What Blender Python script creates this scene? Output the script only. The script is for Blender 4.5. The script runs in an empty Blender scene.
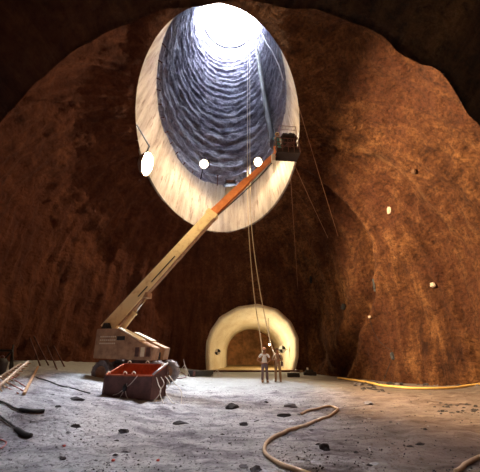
import bpy, bmesh, math, random
from mathutils import Vector, Matrix, noise
random.seed(7)
C = bpy.context.scene.collection
PI = math.pi
def V(*a): return Vector(a)
# ------------------------------------------------------------------ camera
F_PX = 300.0; TILT = math.radians(21); CAM_Z = 1.7
cam = bpy.data.cameras.new('camera'); camo = bpy.data.objects.new('camera', cam); C.objects.link(camo)
camo.location = (0, 0, CAM_Z); camo.rotation_euler = (PI/2 + TILT, 0, 0)
cam.sensor_fit = 'HORIZONTAL'; cam.sensor_width = 36; cam.lens = 36*F_PX/480; cam.clip_end = 500; cam.clip_start = .05
bpy.context.scene.camera = camo
ct, st = math.cos(TILT), math.sin(TILT)
def ray(px, py):
    X = (px-240)/F_PX; U = (236-py)/F_PX
    return V(X, ct-U*st, U*ct+st)
def at_y(px, py, y):           # point of the place seen at a pixel, at distance y
    r = ray(px, py); return V(0, 0, CAM_Z) + r*(y/r.y)
# ------------------------------------------------------------------ ground height
def smooth(a, b, x):
    t = min(1, max(0, (x-a)/(b-a))); return t*t*(3-2*t)
def fz0(x, y):
    z = .10*smooth(10, 17, y)
    l = max(0, -x-2.0); z += .105*l*smooth(3, 10, y)
    z -= .22*smooth(4, 8, x)*(1-smooth(10.5, 13, x))*smooth(12, 18, y)
    return z
def fz(x, y):
    k = smooth(28, 24, y)
    n = .09*noise.noise(V(x*.35, y*.35, 3.1)) + .05*noise.noise(V(x*1.1, y*1.1, 7.7)) + .045*noise.noise(V(x*3.1, y*3.1, 1.7)) + .05*max(0, noise.noise(V(x*5, y*5, 1.7))-.12)*(1+2*noise.noise(V(x*.9,y*.9,5))) + .03*noise.noise(V(x*2.0, y*2.0, 9.7))
    flat = 1-.8*smooth(14.5, 17.5, y)*smooth(-3, -1, x)
    return fz0(x, y) + n*flat*k
def floor_at(px, py, lift=0):
    r = ray(px, py); z = 0
    for _ in range(25):
        k = (z-CAM_Z)/r.z; p = V(0, 0, CAM_Z)+r*k; z = fz(p.x, p.y)*.6 + z*.4
    return V(p.x, p.y, fz(p.x, p.y)+lift)
# ------------------------------------------------------------------ materials
def mat(name, col, rough=.8, metal=0, var=0, vscale=6, bump=0, bscale=20, col2=None, emit=None, estr=0, stretch=(1,1,1), lo=.35, hi=.65):
    m = bpy.data.materials.new(name); m.use_nodes = True; nt = m.node_tree; N = nt.nodes; L = nt.links
    b = N['Principled BSDF']; b.inputs['Roughness'].default_value = rough; b.inputs['Metallic'].default_value = metal
    b.inputs['Base Color'].default_value = (*col, 1)
    if emit:
        b.inputs['Emission Color'].default_value = (*emit, 1); b.inputs['Emission Strength'].default_value = estr
    tc = N.new('ShaderNodeTexCoord'); mp = N.new('ShaderNodeMapping'); mp.inputs['Scale'].default_value = stretch
    L.new(tc.outputs['Object'], mp.inputs['Vector'])
    if col2 or var:
        n = N.new('ShaderNodeTexNoise'); n.inputs['Scale'].default_value = vscale; n.inputs['Detail'].default_value = 8; n.inputs['Roughness'].default_value = .65
        L.new(mp.outputs[0], n.inputs['Vector'])
        r = N.new('ShaderNodeValToRGB'); r.color_ramp.elements[0].position = lo; r.color_ramp.elements[1].position = hi
        r.color_ramp.elements[0].color = (*(col2 or [c*(1-var) for c in col]), 1); r.color_ramp.elements[1].color = (*col, 1)
        L.new(n.outputs['Fac'], r.inputs[0]); L.new(r.outputs[0], b.inputs['Base Color'])
    if bump:
        n2 = N.new('ShaderNodeTexNoise'); n2.inputs['Scale'].default_value = bscale; n2.inputs['Detail'].default_value = 6
        L.new(mp.outputs[0], n2.inputs['Vector'])
        bp = N.new('ShaderNodeBump'); bp.inputs['Strength'].default_value = bump; bp.inputs['Distance'].default_value = .05
        L.new(n2.outputs['Fac'], bp.inputs['Height']); L.new(bp.outputs[0], b.inputs['Normal'])
    return m
class G:   # tiny node-graph helper
    def __init__(s, name):
        s.m = bpy.data.materials.new(name); s.m.use_nodes = True; s.nt = s.m.node_tree; s.N = s.nt.nodes; s.L = s.nt.links; s.b = s.N['Principled BSDF']
        s.tc = s.N.new('ShaderNodeTexCoord')
    def mapn(s, src, scale, rot=(0,0,0)):
        m = s.N.new('ShaderNodeMapping'); m.inputs['Scale'].default_value = scale; m.inputs['Rotation'].default_value = rot; s.L.new(s.tc.outputs[src], m.inputs['Vector']); return m.outputs[0]
    def noise(s, vec, scale, detail=8, rough=.6, dist=0, kind='FBM'):
        n = s.N.new('ShaderNodeTexNoise'); n.inputs['Scale'].default_value = scale; n.inputs['Detail'].default_value = detail
        n.inputs['Roughness'].default_value = rough; n.inputs['Distortion'].default_value = dist; s.L.new(vec, n.inputs['Vector']); return n.outputs['Fac']
    def ramp(s, fac, stops):
        r = s.N.new('ShaderNodeValToRGB'); e = r.color_ramp.elements
        while len(e) < len(stops): e.new(.5)
        for k, (p, c) in enumerate(stops):
            e[k].position = p; e[k].color = (*c, 1) if not isinstance(c, (int, float)) else (c, c, c, 1)
        s.L.new(fac, r.inputs[0]); return r.outputs[0]
    def mix(s, fac, a, b, mode='MIX'):
        m = s.N.new('ShaderNodeMix'); m.data_type = 'RGBA'; m.blend_type = mode; m.clamp_factor = True
        for val, sock in ((fac, m.inputs[0]), (a, m.inputs[6]), (b, m.inputs[7])):
            if isinstance(val, (int, float)): sock.default_value = val if sock.type == 'VALUE' else (val, val, val, 1)
            elif isinstance(val, tuple): sock.default_value = (*val, 1)
            else: s.L.new(val, sock)
        return m.outputs[2]
    def math(s, op, a, b=0):
        m = s.N.new('ShaderNodeMath'); m.operation = op
        for val, sock in ((a, m.inputs[0]), (b, m.inputs[1])):
            if isinstance(val, (int, float)): sock.default_value = val
            else: s.L.new(val, sock)
        return m.outputs[0]
    def done(s, col, height=None, dist=.1, strength=1, rough=.9):
        s.L.new(col, s.b.inputs['Base Color']); s.b.inputs['Roughness'].default_value = rough
        s.b.inputs['Specular IOR Level'].default_value = .25
        if height is not None:
            b = s.N.new('ShaderNodeBump'); b.inputs['Strength'].default_value = strength; b.inputs['Distance'].default_value = dist
            s.L.new(height, b.inputs['Height']); s.L.new(b.outputs[0], s.b.inputs['Normal'])
        return s.m
def mat_shotcrete():
    g = G('rough_shotcrete'); o = g.mapn('Object', (1,1,1)); u = g.mapn('UV', (1,.16,1)); u2 = g.mapn('UV', (1,.07,1), (0,0,.25))
    big = g.noise(o, .22, 5); fine = g.noise(o, 5, 10, .78); st_ = g.noise(u, 1.3, 6, .65, .4); st2 = g.noise(u2, .8, 4); iso = g.noise(o, .9, 9, .7, .6)
    sv = g.N.new('ShaderNodeSeparateXYZ'); g.L.new(g.tc.outputs['UV'], sv.inputs[0])
    hi = g.ramp(g.math('MULTIPLY', sv.outputs[1], .06), [(.2, 0.0), (.65, 1.0)])
    pat = g.mix(g.math('MULTIPLY', hi, .65), st_, iso); pat = g.mix(.22, pat, iso)
    c = g.ramp(pat, [(.36, (.045,.015,.007)), (.5, (.18,.070,.025)), (.63, (.38,.175,.065))])
    c = g.mix(g.ramp(big, [(.4, 0.0), (.62, .8)]), c, (.11,.034,.016))
    c = g.mix(g.ramp(fine, [(.38, .75), (.56, 0.0)]), c, (.025,.009,.005))
    c = g.mix(g.ramp(st2, [(.62, 0.0), (.74, .25)]), c, (.38,.20,.09))
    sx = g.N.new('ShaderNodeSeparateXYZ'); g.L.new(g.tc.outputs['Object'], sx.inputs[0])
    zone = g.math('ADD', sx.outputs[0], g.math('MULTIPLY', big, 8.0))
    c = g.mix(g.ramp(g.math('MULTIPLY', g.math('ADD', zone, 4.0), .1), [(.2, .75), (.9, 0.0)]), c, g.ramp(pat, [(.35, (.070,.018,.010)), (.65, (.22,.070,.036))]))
    h = g.math('ADD', g.math('MULTIPLY', fine, .8), g.math('MULTIPLY', pat, .7))
    h = g.math('ADD', h, g.math('MULTIPLY', g.noise(o, 2.2, 6, .6), 1.0))
    return g.done(c, h, .45)
def mat_floor():
    g = G('dusty_rock_floor'); o = g.mapn('Object', (1,1,1)); ob = g.mapn('Object', (.35,1.0,1))
    sx = g.N.new('ShaderNodeSeparateXYZ'); g.L.new(g.tc.outputs['Object'], sx.inputs[0]); X, Y = sx.outputs[0], sx.outputs[1]
    big = g.noise(o, .45, 5, .6); mid = g.noise(ob, 2.3, 8, .7); fine = g.noise(o, 14, 8, .75)
    c = g.ramp(mid, [(.36, (.12,.105,.125)), (.48, (.33,.31,.34)), (.62, (.62,.60,.62))])
    c = g.mix(g.ramp(big, [(.45, 0.0), (.62, .7)]), c, (.66,.65,.66))
    c = g.mix(g.ramp(fine, [(.40, .85), (.47, 0.0)]), c, (.10,.09,.10))
    # pale compacted silt in front of the tunnel, brown mud along the right wall
    w = g.math('ADD', Y, g.math('MULTIPLY', big, 5.0))
    c = g.mix(g.ramp(g.math('MULTIPLY', g.math('SUBTRACT', w, 15.6), .25), [(.1, 0.0), (.9, .85)]), c, (.50,.54,.54))
    w2 = g.math('SUBTRACT', g.math('ADD', X, g.math('MULTIPLY', big, 4.0)), g.math('MULTIPLY', Y, .25))
    c = g.mix(g.ramp(g.math('MULTIPLY', g.math('SUBTRACT', w2, .5), .3), [(.1, 0.0), (.9, .8)]), c, g.ramp(mid, [(.35, (.10,.055,.035)), (.65, (.26,.18,.135))]))
    h = g.math('ADD', g.math('MULTIPLY', fine, .35), g.math('MULTIPLY', mid, .8))
    return g.done(c, h, .3)
def mat_shaft():
    g = G('blasted_shaft_rock'); u = g.mapn('UV', (.3,1,1)); o = g.mapn('Object', (1,1,1))
    band = g.noise(u, .7, 8, .75, 1.2); fine = g.noise(o, 3, 8, .7); big = g.noise(o, .3, 4)
    c = g.ramp(band, [(.34, (.11,.10,.135)), (.5, (.24,.23,.29)), (.66, (.42,.42,.50))])
    c = g.mix(g.ramp(fine, [(.38, .55), (.5, 0.0)]), c, (.05,.05,.08))
    c = g.mix(g.ramp(big, [(.55, 0.0), (.7, .4)]), c, (.30,.22,.20))
    return g.done(c, g.math('ADD', band, g.math('MULTIPLY', fine, .5)), .2)
def mat_concrete(name='collar_concrete', base=((.22,.18,.155),(.40,.36,.32),(.55,.51,.46)), stain=(.12,.075,.06)):
    g = G(name); u = g.mapn('UV', (1,.10,1)); o = g.mapn('Object', (1,1,1))
    s1 = g.noise(u, 1.2, 6, .65, .3); s2 = g.noise(u, 3.2, 5, .7); f = g.noise(o, 6, 8, .7)
    c = g.ramp(s1, [(.3, base[0]), (.5, base[1]), (.65, base[2])])
    c = g.mix(g.ramp(s2, [(.34, .8), (.46, 0.0)]), c, stain)
    c = g.mix(g.ramp(f, [(.32, .5), (.42, 0.0)]), c, tuple(x*1.4 for x in stain))
    return g.done(c, g.math('ADD', g.math('MULTIPLY', f, .3), s1), .05, rough=.75)
def mat_lining():
    g = G('tunnel_lining'); o = g.mapn('Object', (1,1,1)); f = g.noise(o, .9, 6, .6); f2 = g.noise(o, 7, 6, .7)
    c = g.ramp(f, [(.35, (.72,.63,.45)), (.6, (.85,.79,.62))]); c = g.mix(g.ramp(f2, [(.33, .5), (.42, 0.0)]), c, (.3,.2,.1))
    return g.done(c, f2, .03, rough=.7)
M = dict(
 shot=mat_shotcrete(), floor=mat_floor(), shaft=mat_shaft(), conc=mat_concrete(), lining=mat_lining(),
 back=mat('tunnel_rock', (.80,.45,.22), .9, var=.6, vscale=1.5, bump=.6, bscale=3),
 slab=mat('tunnel_invert_slab', (.62,.48,.26), .7, var=.3, vscale=2),
 dark_rock=mat('loose_dark_rock', (.07,.06,.065), .9, col2=(.025,.02,.022), vscale=9, bump=.5),
 pale_rock=mat('loose_pale_rock', (.55,.52,.54), .9, var=.4, vscale=9, bump=.5),
 mid_rock=mat('loose_grey_rock', (.24,.22,.24), .9, var=.5, vscale=9, bump=.5),
 red=mat('faded_red_plastic', (.6,.05,.03), .5, var=.3),
 yellow=mat('worn_cream_yellow_paint', (.95,.77,.44), .5, col2=(.65,.43,.19), vscale=2.5, lo=.25, hi=.5, bump=.1),
 cream=mat('bright_cream_paint', (.92,.82,.62), .45, var=.15),
 tan=mat('worn_tan_paint', (.50,.30,.17), .6, col2=(.24,.12,.07), vscale=3, lo=.3, hi=.6),
 orange=mat('worn_orange_paint', (.92,.36,.14), .5, col2=(.75,.24,.08), vscale=3),
 rust=mat('rusty_brown_steel', (.17,.075,.06), .75, col2=(.08,.035,.03), vscale=3, bump=.2),
 skip_lit=mat('orange_red_lit_inside', (.55,.12,.035), .7, col2=(.28,.06,.02), vscale=3),  # skip inside and rim: light from above put into the colour
 steel=mat('galvanised_steel', (.55,.52,.50), .4, .6, var=.3), chrome=mat('polished_ram_rod', (.8,.78,.74), .2, 1),
 black=mat('black_paint', (.02,.018,.02), .6, var=.3), tyre=mat('dusty_tyre_rubber', (.30,.26,.26), .95, var=.5, vscale=5, bump=.3),
 wood=mat('weathered_orange_wood', (.52,.31,.17), .8, var=.5, vscale=5, stretch=(1,1,6)), lath=mat('pale_timber', (.70,.55,.42), .8, var=.3),
 redpipe=mat('dull_red_rod', (.33,.08,.07), .6), hose=mat('tan_rubber_hose', (.62,.45,.30), .65, var=.3, vscale=4), hose_y=mat('yellow_air_hose', (.85,.55,.16), .55, var=.25),
 hose_k=mat('black_rubber_hose', (.03,.028,.03), .6, var=.3), rope=mat('pale_hemp_rope', (.62,.50,.33), .9, var=.2), cable=mat('rusty_wire_cable', (.40,.20,.10), .7), white=mat('white_cable', (.8,.8,.85), .6),
 duct=mat('grey_vent_duct', (.045,.035,.055), .8, var=.4, vscale=1), wire=mat('pale_wire', (.70,.62,.55), .5),
 lens=mat('lit_lamp_lens', (1,.85,.6), emit=(1,.72,.38), estr=130), lens2=mat('lit_small_lens', (1,.85,.6), emit=(1,.72,.38), estr=90),
 tlamp=mat('lit_tunnel_bulb', (1,.85,.5), emit=(1,.66,.28), estr=60),
 skin=mat('tanned_skin', (.52,.25,.14), .6), shirt_w=mat('white_cotton', (.93,.93,.92), .9, var=.08), trous_g=mat('mauve_grey_trousers', (.20,.14,.16), .9, var=.2),
 shirt_t=mat('dusty_pink_tan_shirt', (.50,.34,.23), .9, var=.15), trous_t=mat('khaki_trousers', (.46,.29,.16), .9, var=.2), boot=mat('tan_leather_boot', (.45,.27,.15), .8),
 hat=mat('dusty_orange_hard_hat', (.75,.38,.20), .4), hair=mat('dark_brown_hair', (.035,.02,.015), .8), hat_y=mat('yellow_hard_hat', (.95,.60,.08), .4), teal=mat('teal_overalls', (.08,.30,.32), .9), dkcloth=mat('dark_canvas', (.035,.022,.02), .9, bump=.4),
 tgt_w=mat('target_white', (.85,.82,.75), .6), tgt_k=mat('target_black', (.012,.012,.012), .6), mud=mat('brown_rock_block', (.16,.08,.04), .9, var=.5), pale_block=mat('pale_stone_block', (.55,.45,.36), .9, var=.3),
 mauve=mat('mauve_panel', (.32,.22,.26), .7), 
)
# ------------------------------------------------------------------ mesh helpers
def link(name, bm, m, parent=None, smooth=False, loc=None):
    bmesh.ops.recalc_face_normals(bm, faces=bm.faces)
    me = bpy.data.meshes.new(name); bm.to_mesh(me); bm.free()
    if smooth:
        for p in me.polygons: p.use_smooth = True
    ms = m if isinstance(m, (list, tuple)) else [m]
    for x in ms: me.materials.append(x)
    o = bpy.data.objects.new(name, me); C.objects.link(o)
    if parent: o.parent = parent
    if loc is not None: o.location = loc
    return o
def rawmesh(name, vs, fs, m, uvs=None, smooth=True):
    me = bpy.data.meshes.new(name); me.from_pydata(vs, [], fs); me.update()
    if uvs:
        l = me.uv_layers.new(name='UVMap')
        vi = [0]*len(me.loops); me.loops.foreach_get('vertex_index', vi)
        flat = []
        for v in vi: flat += uvs[v]
        l.data.foreach_set('uv', flat)
    me.polygons.foreach_set('use_smooth', [smooth]*len(me.polygons))
    me.materials.append(m); o = bpy.data.objects.new(name, me); C.objects.link(o); return o
def tag(o, label, cat, group=None):
    o['label'] = label; o['category'] = cat
    if group: o['group'] = group
    return o
def thing(name, label, cat, loc=(0,0,0), rz=0, group=None):
    o = bpy.data.objects.new(name, None); o.empty_display_size = .2; C.objects.link(o); o.location = loc; o.rotation_euler = (0,0,rz)
    return tag(o, label, cat, group)
def struct(o): o['kind'] = 'structure'; return o
def box(bm, c, s, rot=None, bevel=0):
    r = bmesh.ops.create_cube(bm, size=1); vs = r['verts']
    for v in vs: v.co = V(v.co.x*s[0], v.co.y*s[1], v.co.z*s[2])
    if bevel:
        es = list({e for v in vs for e in v.link_edges}); g = bmesh.ops.bevel(bm, geom=es, offset=bevel, segments=2, affect='EDGES', profile=.5); vs = list({v for f in g['faces'] for v in f.verts} | {v for v in vs if v.is_valid})
    for v in vs:
        if rot: v.co = rot @ v.co
        v.co += V(*c)
def ring_pts(c, d, r, n, up=None):
    d = d.normalized(); a = d.orthogonal() if up is None else d.cross(up)
    if a.length < 1e-5: a = d.orthogonal()
    a.normalize(); b = d.cross(a)
    return [c + a*(r*math.cos(2*PI*k/n)) + b*(r*math.sin(2*PI*k/n)) for k in range(n)]
def tube(bm, pts, r, n=8, caps=True):
    pts = [Vector(p) for p in pts]; rs = r if isinstance(r, (list, tuple)) else [r]*len(pts)
    rows = []; a = None
    for i, p in enumerate(pts):
        d = (pts[min(i+1, len(pts)-1)] - pts[max(i-1, 0)]).normalized()
        if a is None: a = d.orthogonal().normalized()
        a = (a - d*a.dot(d)).normalized(); b = d.cross(a)
        rows.append([bm.verts.new(p + a*(rs[i]*math.cos(2*PI*k/n)) + b*(rs[i]*math.sin(2*PI*k/n))) for k in range(n)])
    for i in range(len(rows)-1):
        for k in range(n): bm.faces.new((rows[i][k], rows[i][(k+1)%n], rows[i+1][(k+1)%n], rows[i+1][k]))
    if caps: bm.faces.new(rows[0]); bm.faces.new(rows[-1][::-1])
def spline(pts, n=8):
    pts = [Vector(p) for p in pts]; out = []
    for i in range(len(pts)-1):
        p0 = pts[max(i-1,0)]; p1 = pts[i]; p2 = pts[i+1]; p3 = pts[min(i+2, len(pts)-1)]
        for k in range(n):
            t = k/n; out.append(.5*((2*p1)+(p2-p0)*t+(2*p0-5*p1+4*p2-p3)*t*t+(3*p1-p0-3*p2+p3)*t**3))
    out.append(pts[-1]); return out
def beam(bm, a, b, w, h, w2=None, h2=None, up=V(0,0,1)):   # rectangular bar from a to b
    a, b = Vector(a), Vector(b); d = (b-a).normalized(); s = d.cross(up)
    if s.length < 1e-4: s = V(1,0,0)
    s.normalize(); u = s.cross(d); vs = []
    for p, ww, hh in ((a, w, h), (b, w2 or w, h2 or h)):
        for i, j in ((-1,-1),(1,-1),(1,1),(-1,1)): vs.append(bm.verts.new(p + s*(i*ww/2) + u*(j*hh/2)))
    for f in ((0,1,2,3),(7,6,5,4),(0,4,5,1),(1,5,6,2),(2,6,7,3),(3,7,4,0)): bm.faces.new([vs[k] for k in f])
def prism(bm, poly, y0, y1):   # poly in x,z extruded along y
    A = [bm.verts.new((x, y0, z)) for x, z in poly]; B = [bm.verts.new((x, y1, z)) for x, z in poly]
    bm.faces.new(A); bm.faces.new(B[::-1])
    for i in range(len(poly)): j = (i+1) % len(poly); bm.faces.new((A[i], A[j], B[j], B[i]))
NB = bmesh.new
# ------------------------------------------------------------------ shaft axis and opening (inclined oval shaft)
cc = V(-1.526, 17.97, 15.417); ax = V(-.0099, .4233, .9059).normalized()
e1 = ax.cross(V(0,0,1)).normalized(); e2 = e1.cross(ax).normalized()
if e2.y > 0: pass
R1, R2, S_IN, S_TOP = 5.7045, 8.3147, 7.34, 58.0
def shaft_pt(th, s, dr=0):
    k = smooth(S_IN, S_TOP, s); r2 = R2*(1-k)+5.6*k
    return cc + ax*s + e1*((R1+dr)*math.cos(th)) + e2*((r2+dr)*math.sin(th))
# ------------------------------------------------------------------ chamber wall
CX, CY = 0.0, 14.5
RT = [(-180,12.9),(-100,12.9),(-60,13.0),(-25,13.3),(0,13.1),(20,13.0),(34,12.6),(41,12.3),(48,12.0),(58,11.7),(70,12.0),(79,12.9),(180,12.9)]
def Rtab(a):
    for (a0, r0), (a1, r1) in zip(RT, RT[1:]):
        if a0 <= a <= a1: return r0+(r1-r0)*(a-a0)/(a1-a0)
    return 12.9
def foot(az):
    r = Rtab(math.degrees(az)); x = CX + r*math.sin(az); y = CY + r*math.cos(az)
    k = 1-smooth(4.0, 6.5, abs(x-1.05)); 
    if y > CY: y = y*(1-k)+27.3*k
    else:
        k = 1-smooth(4.5, 8, abs(x)); y = y*(1-k)+3.3*k
    return V(x, y, 0)
NA = 600; NW = 30; NBZ = 100; ZS = 5.0
PORT = [(209.5,374),(208.5,356),(209,342),(213,331),(222,318),(239,308.5),(258,306),(276,311),(289,323),(296,338),(296,356),(291,375)]
portal = [at_y(px, py, 27.05) for px, py in PORT]
pc = V(1.05, 0, 2.4)
def inside_poly(x, z, poly):
    c = False; n = len(poly)
    for i in range(n):
        x1, z1 = poly[i]; x2, z2 = poly[i-1]
        if (z1 > z) != (z2 > z) and x < (x2-x1)*(z-z1)/(z2-z1)+x1: c = not c
    return c
pscaled = [(pc.x+(p.x-pc.x)*1.02, pc.z+(p.z-pc.z)*1.02) for p in portal]; pscaled[0] = (pscaled[0][0], -2); pscaled[-1] = (pscaled[-1][0], -2)
NT_Y, NT_R, NT_C = 3.5, 3.65, 3.9
def in_near(x, z): return (abs(x) < NT_R+.5 and z < NT_C) or (x*x+(z-NT_C)**2 < (NT_R+.5)**2)
def ridge(x): return 1-abs(2*(x-.5))
def build_chamber():
    base = []; uv = []
    for i in range(NA+1):
        az = -PI + 2*PI*i/NA; f = foot(az)
        d = V(f.x-cc.x, f.y-cc.y, 0); det = e1.x*e2.y-e1.y*e2.x
        al = (d.x*e2.y-d.y*e2.x)/det; be = (e1.x*d.y-e1.y*d.x)/det
        th = math.atan2(be/R2, al/R1); rp = shaft_pt(th, 0)
        col = []; L = 0; prev = None
        P0 = V(f.x, f.y, ZS); out = V(f.x-rp.x, f.y-rp.y, 0); dh = out.length; out.normalize()
        P1 = P0 + V(0,0,.6*(rp.z-ZS)); P2 = rp + out*(.5*dh) - V(0,0,.06*dh)
        for j in range(NW+NBZ+1):
            if j < NW: p = V(f.x, f.y, -.7+(ZS+.7)*j/NW)
            else:
                t = (j-NW)/NBZ; p = P0*(1-t)**3 + P1*(3*t*(1-t)**2) + P2*(3*t*t*(1-t)) + rp*t**3
            if prev is not None: L += (p-prev).length
            prev = p; col.append(p); uv.append((az*12.9, L))
        base.append(col)
    H = NW+NBZ+1; vs = []
    for i in range(NA+1):
        for j in range(H):
            p = base[i][j]; du = base[min(i+1, NA)][j]-base[max(i-1, 0)][j]; dv = base[i][min(j+1, H-1)]-base[i][max(j-1, 0)]
            n = du.cross(dv)
            n = n.normalized() if n.length > 1e-9 else V(0,0,-1)
            if n.dot(V(CX, CY, 6)-p) < 0: n = -n          # inward
            az = -180+360*i/NA; L = uv[i*H+j][1]; U = uv[i*H+j][0]
            if i == NA: U = uv[j][0]
            fade = smooth(0, 9, H-1-j)
            dp = max(abs(p.x-1.05)-3.6, p.z-5.6)
            fp = smooth(-.2, 1.2, dp) if p.y > 22 else 1
            dn = math.hypot(p.x, max(0, p.z-NT_C))-NT_R
            if p.y < 8: fp *= smooth(.2, 1.5, dn)
            h = .50*noise.noise(p*.28) + .26*noise.noise(p*.8+V(5,1,2)) + .12*noise.noise(p*2.0) + .055*noise.noise(p*5)
            q = V(U*.75 + L*(.12 if az > 0 else -.05), L*.07, 0)      # long ribs running up the wall
            rb = noise.noise(q+V(0,0,4)); rb2 = noise.noise(V(q.x*2.7, q.y*2, 9))
            h += (.34*(.5-abs(rb)*1.6) + .20*rb2 + .10*noise.noise(V(q.x*6, q.y*4, 2)))*(.6+.4*smooth(0, 3, L))*(1-.6*smooth(8, 17, L))
            # deep fold in the right-hand wall
            fa = az-(36.8+2.87*max(0, min(p.z, 6))+.9*(max(6, min(p.z, 9))-6)-.25*max(0, p.z-9))
            if 0 < az < 90:
                dpt = math.exp(-(fa/2.0)**2); h -= .75*dpt*smooth(18, 11, p.z); h += .38*math.exp(-((fa+5.5)/3.0)**2)*smooth(15, 8, p.z); h += .45*math.exp(-((fa-4.0)/2.2)**2)*smooth(17, 10, p.z)
            vs.append(p + n*(h*fade*fp))
    for j in range(H): vs[NA*H+j] = vs[j].copy()
    fs = []
    for i in range(NA):
        for j in range(H-1):
            a, b, c, d = i*H+j, (i+1)*H+j, (i+1)*H+j+1, i*H+j+1
            m = (vs[a]+vs[c])/2
            if m.y > 24.5 and m.z < 7 and inside_poly(m.x, m.z, pscaled): continue
            if m.y < 5.2 and m.z < 9 and in_near(m.x, m.z): continue
            fs.append((a, b, c, d))
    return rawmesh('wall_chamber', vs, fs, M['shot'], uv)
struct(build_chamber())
# ------------------------------------------------------------------ shaft: concrete collar, then rough rock up to daylight
def build_collar():
    n = 200; rows = [(-.02, .14), (0, 0)] + [(S_IN*k/10, 0) for k in range(1, 11)] + [(S_IN+.05, .1), (S_IN+.06, .8)]
    vs = []; uv = []; fs = []
    for s, dr in rows:
        for k in range(n+1):
            th = 2*PI*k/n; jog = 0
            if s > S_IN-.2: jog = .22*math.sin(math.floor(th*3.2)*2.4)      # stepped upper rim of the formwork lifts
            panel = .012*(1 if (k % 10) == 0 else 0)
            vs.append(shaft_pt(th, s+jog, dr+panel)); uv.append((th*7, s))
    for i in range(len(rows)-1):
        for k in range(n): a = i*(n+1)+k; fs.append((a, a+1, a+n+2, a+n+1))
    return rawmesh('wall_shaft_collar', vs, fs, M['conc'], uv, smooth=False)
struct(build_collar())
def build_shaft():
    n = 220; m = 230; vs = []; uv = []; fs = []
    for i in range(m+1):
        s = S_IN-.1+(S_TOP-S_IN+.1)*i/m
        for k in range(n+1):
            th = 2*PI*(k % n)/n
            w = s+1.2*noise.noise(V(math.cos(th)*1.3, math.sin(th)*1.3, s*.08))
            saw = (w/2.3) % 1.0
            p = shaft_pt(th, s)
            h = .62 + (.24+.22*abs(noise.noise(V(w*.3,th,1))))*saw + .26*noise.noise(p*.35) + .24*noise.noise(p*1.0) + .14*noise.noise(p*2.3)
            if i > m-4: h = .5
            vs.append(shaft_pt(th, s, h)); uv.append((th*7, s))
    for i in range(m):
        for k in range(n): a = i*(n+1)+k; fs.append((a, a+1, a+n+2, a+n+1))
    return rawmesh('wall_shaft', vs, fs, M['shaft'], uv)
struct(build_shaft())
bm = NB(); tube(bm, [shaft_pt(2*PI*k/60, S_TOP-.2, .25) for k in range(61)], .22, 6, False); struct(link('trim_1', bm, M['duct'], smooth=True))
# ------------------------------------------------------------------ near tunnel vault (the camera stands in it)
def build_near():
    prof = [(-NT_R, -.7), (-NT_R, 1), (-NT_R, 2.5)] + [(NT_R*math.cos(a), NT_C+NT_R*math.sin(a)) for a in [PI-PI*k/70 for k in range(71)]] + [(NT_R, 2.5), (NT_R, 1), (NT_R, -.7)]
    ys = [NT_Y-.12*k for k in range(100)]; vs = []; uv = []; fs = []; n = len(prof)
    for j, y in enumerate(ys):
        for k, (x, z) in enumerate(prof):
            p = V(x, y, z); c = V(0, y, 2.5); d = (p-c).normalized()
            h = .06*noise.noise(p*.7+V(3,3,3)) + .05*noise.noise(p*2.1) + .04*noise.noise(p*6)
            yy = y + (.12*noise.noise(V(k*.22, 0, 8)) if j == 0 else 0)
            p = p + d*(h - .04); p.y = yy; vs.append(p); uv.append((k*.16, y))
    for k in range(n):   # rolled outer edge that closes the gap to the chamber wall
        p = vs[k]; c = V(0, p.y, 2.5); q = p + (p-c).normalized()*1.4; q.y = 3.1; vs.append(q); uv.append((k*.16, 4))
    for j in range(len(ys)-1):
        for k in range(n-1): a = j*n+k; fs.append((a, a+1, a+n+1, a+n))
    b = len(ys)*n
    for k in range(n-1): fs.append((k, k+1, b+k+1, b+k))
    fs.append(tuple((len(ys)-1)*n+k for k in range(n)))
    return rawmesh('ceiling', vs, fs, M['shot'], uv)
struct(build_near())
# ------------------------------------------------------------------ floor
def build_floor():
    x0, x1, y0, y1, d = -15.5, 15.5, -9, 29, .115
    nx = int((x1-x0)/d); ny = int((y1-y0)/d); vs = []; fs = []
    for j in range(ny+1):
        for i in range(nx+1):
            x = x0+i*d; y = y0+j*d; vs.append((x, y, fz(x, y)-(.35 if y > 27.3 else 0)))
    for j in range(ny):
        for i in range(nx): a = j*(nx+1)+i; fs.append((a, a+1, a+nx+2, a+nx+1))
    return rawmesh('floor', vs, fs, M['floor'])
struct(build_floor())
# ------------------------------------------------------------------ far tunnel: flared lining, slab, rock beyond
def resample(P, n):
    Ls = [0]
    for a, b in zip(P, P[1:]): Ls.append(Ls[-1]+(b-a).length)
    out = []
    for k in range(n):
        t = Ls[-1]*k/(n-1); i = 0
        while i < len(P)-2 and Ls[i+1] < t: i += 1
        u = (t-Ls[i])/(Ls[i+1]-Ls[i]); out.append(P[i].lerp(P[i+1], u))
    return out
NP = 61
outer = resample([V(p.x, 0, p.z) for p in portal], NP)
TCX = 1.2
inner = resample([V(TCX-2.6, 0, 0), V(TCX-2.6, 0, 1.6)] + [V(TCX+2.6*math.cos(a), 0, 1.6+2.35*math.sin(a)) for a in [PI-PI*k/24 for k in range(1, 24)]] + [V(TCX+2.6, 0, 1.6), V(TCX+2.6, 0, 0)], NP)
def tunnel(name, stations, m):
    vs = []; fs = []; uv = []
    for (y, w, sc) in stations:
        for k in range(NP):
            p = outer[k].lerp(inner[k], w); p = V(pc.x+(p.x-pc.x)*sc, y, pc.z+(p.z-pc.z)*sc); vs.append(p); uv.append((k*.2, y))
    for i in range(len(stations)-1):
        for k in range(NP-1): a = i*NP+k; fs.append((a, a+1, a+NP+1, a+NP))
    return rawmesh(name, vs, fs, m, uv)
S = [(27.45, 0, 1.09), (27.08, 0, 1.06), (27.03, 0, 1.03), (27.0, 0, 1.0)]
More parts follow.
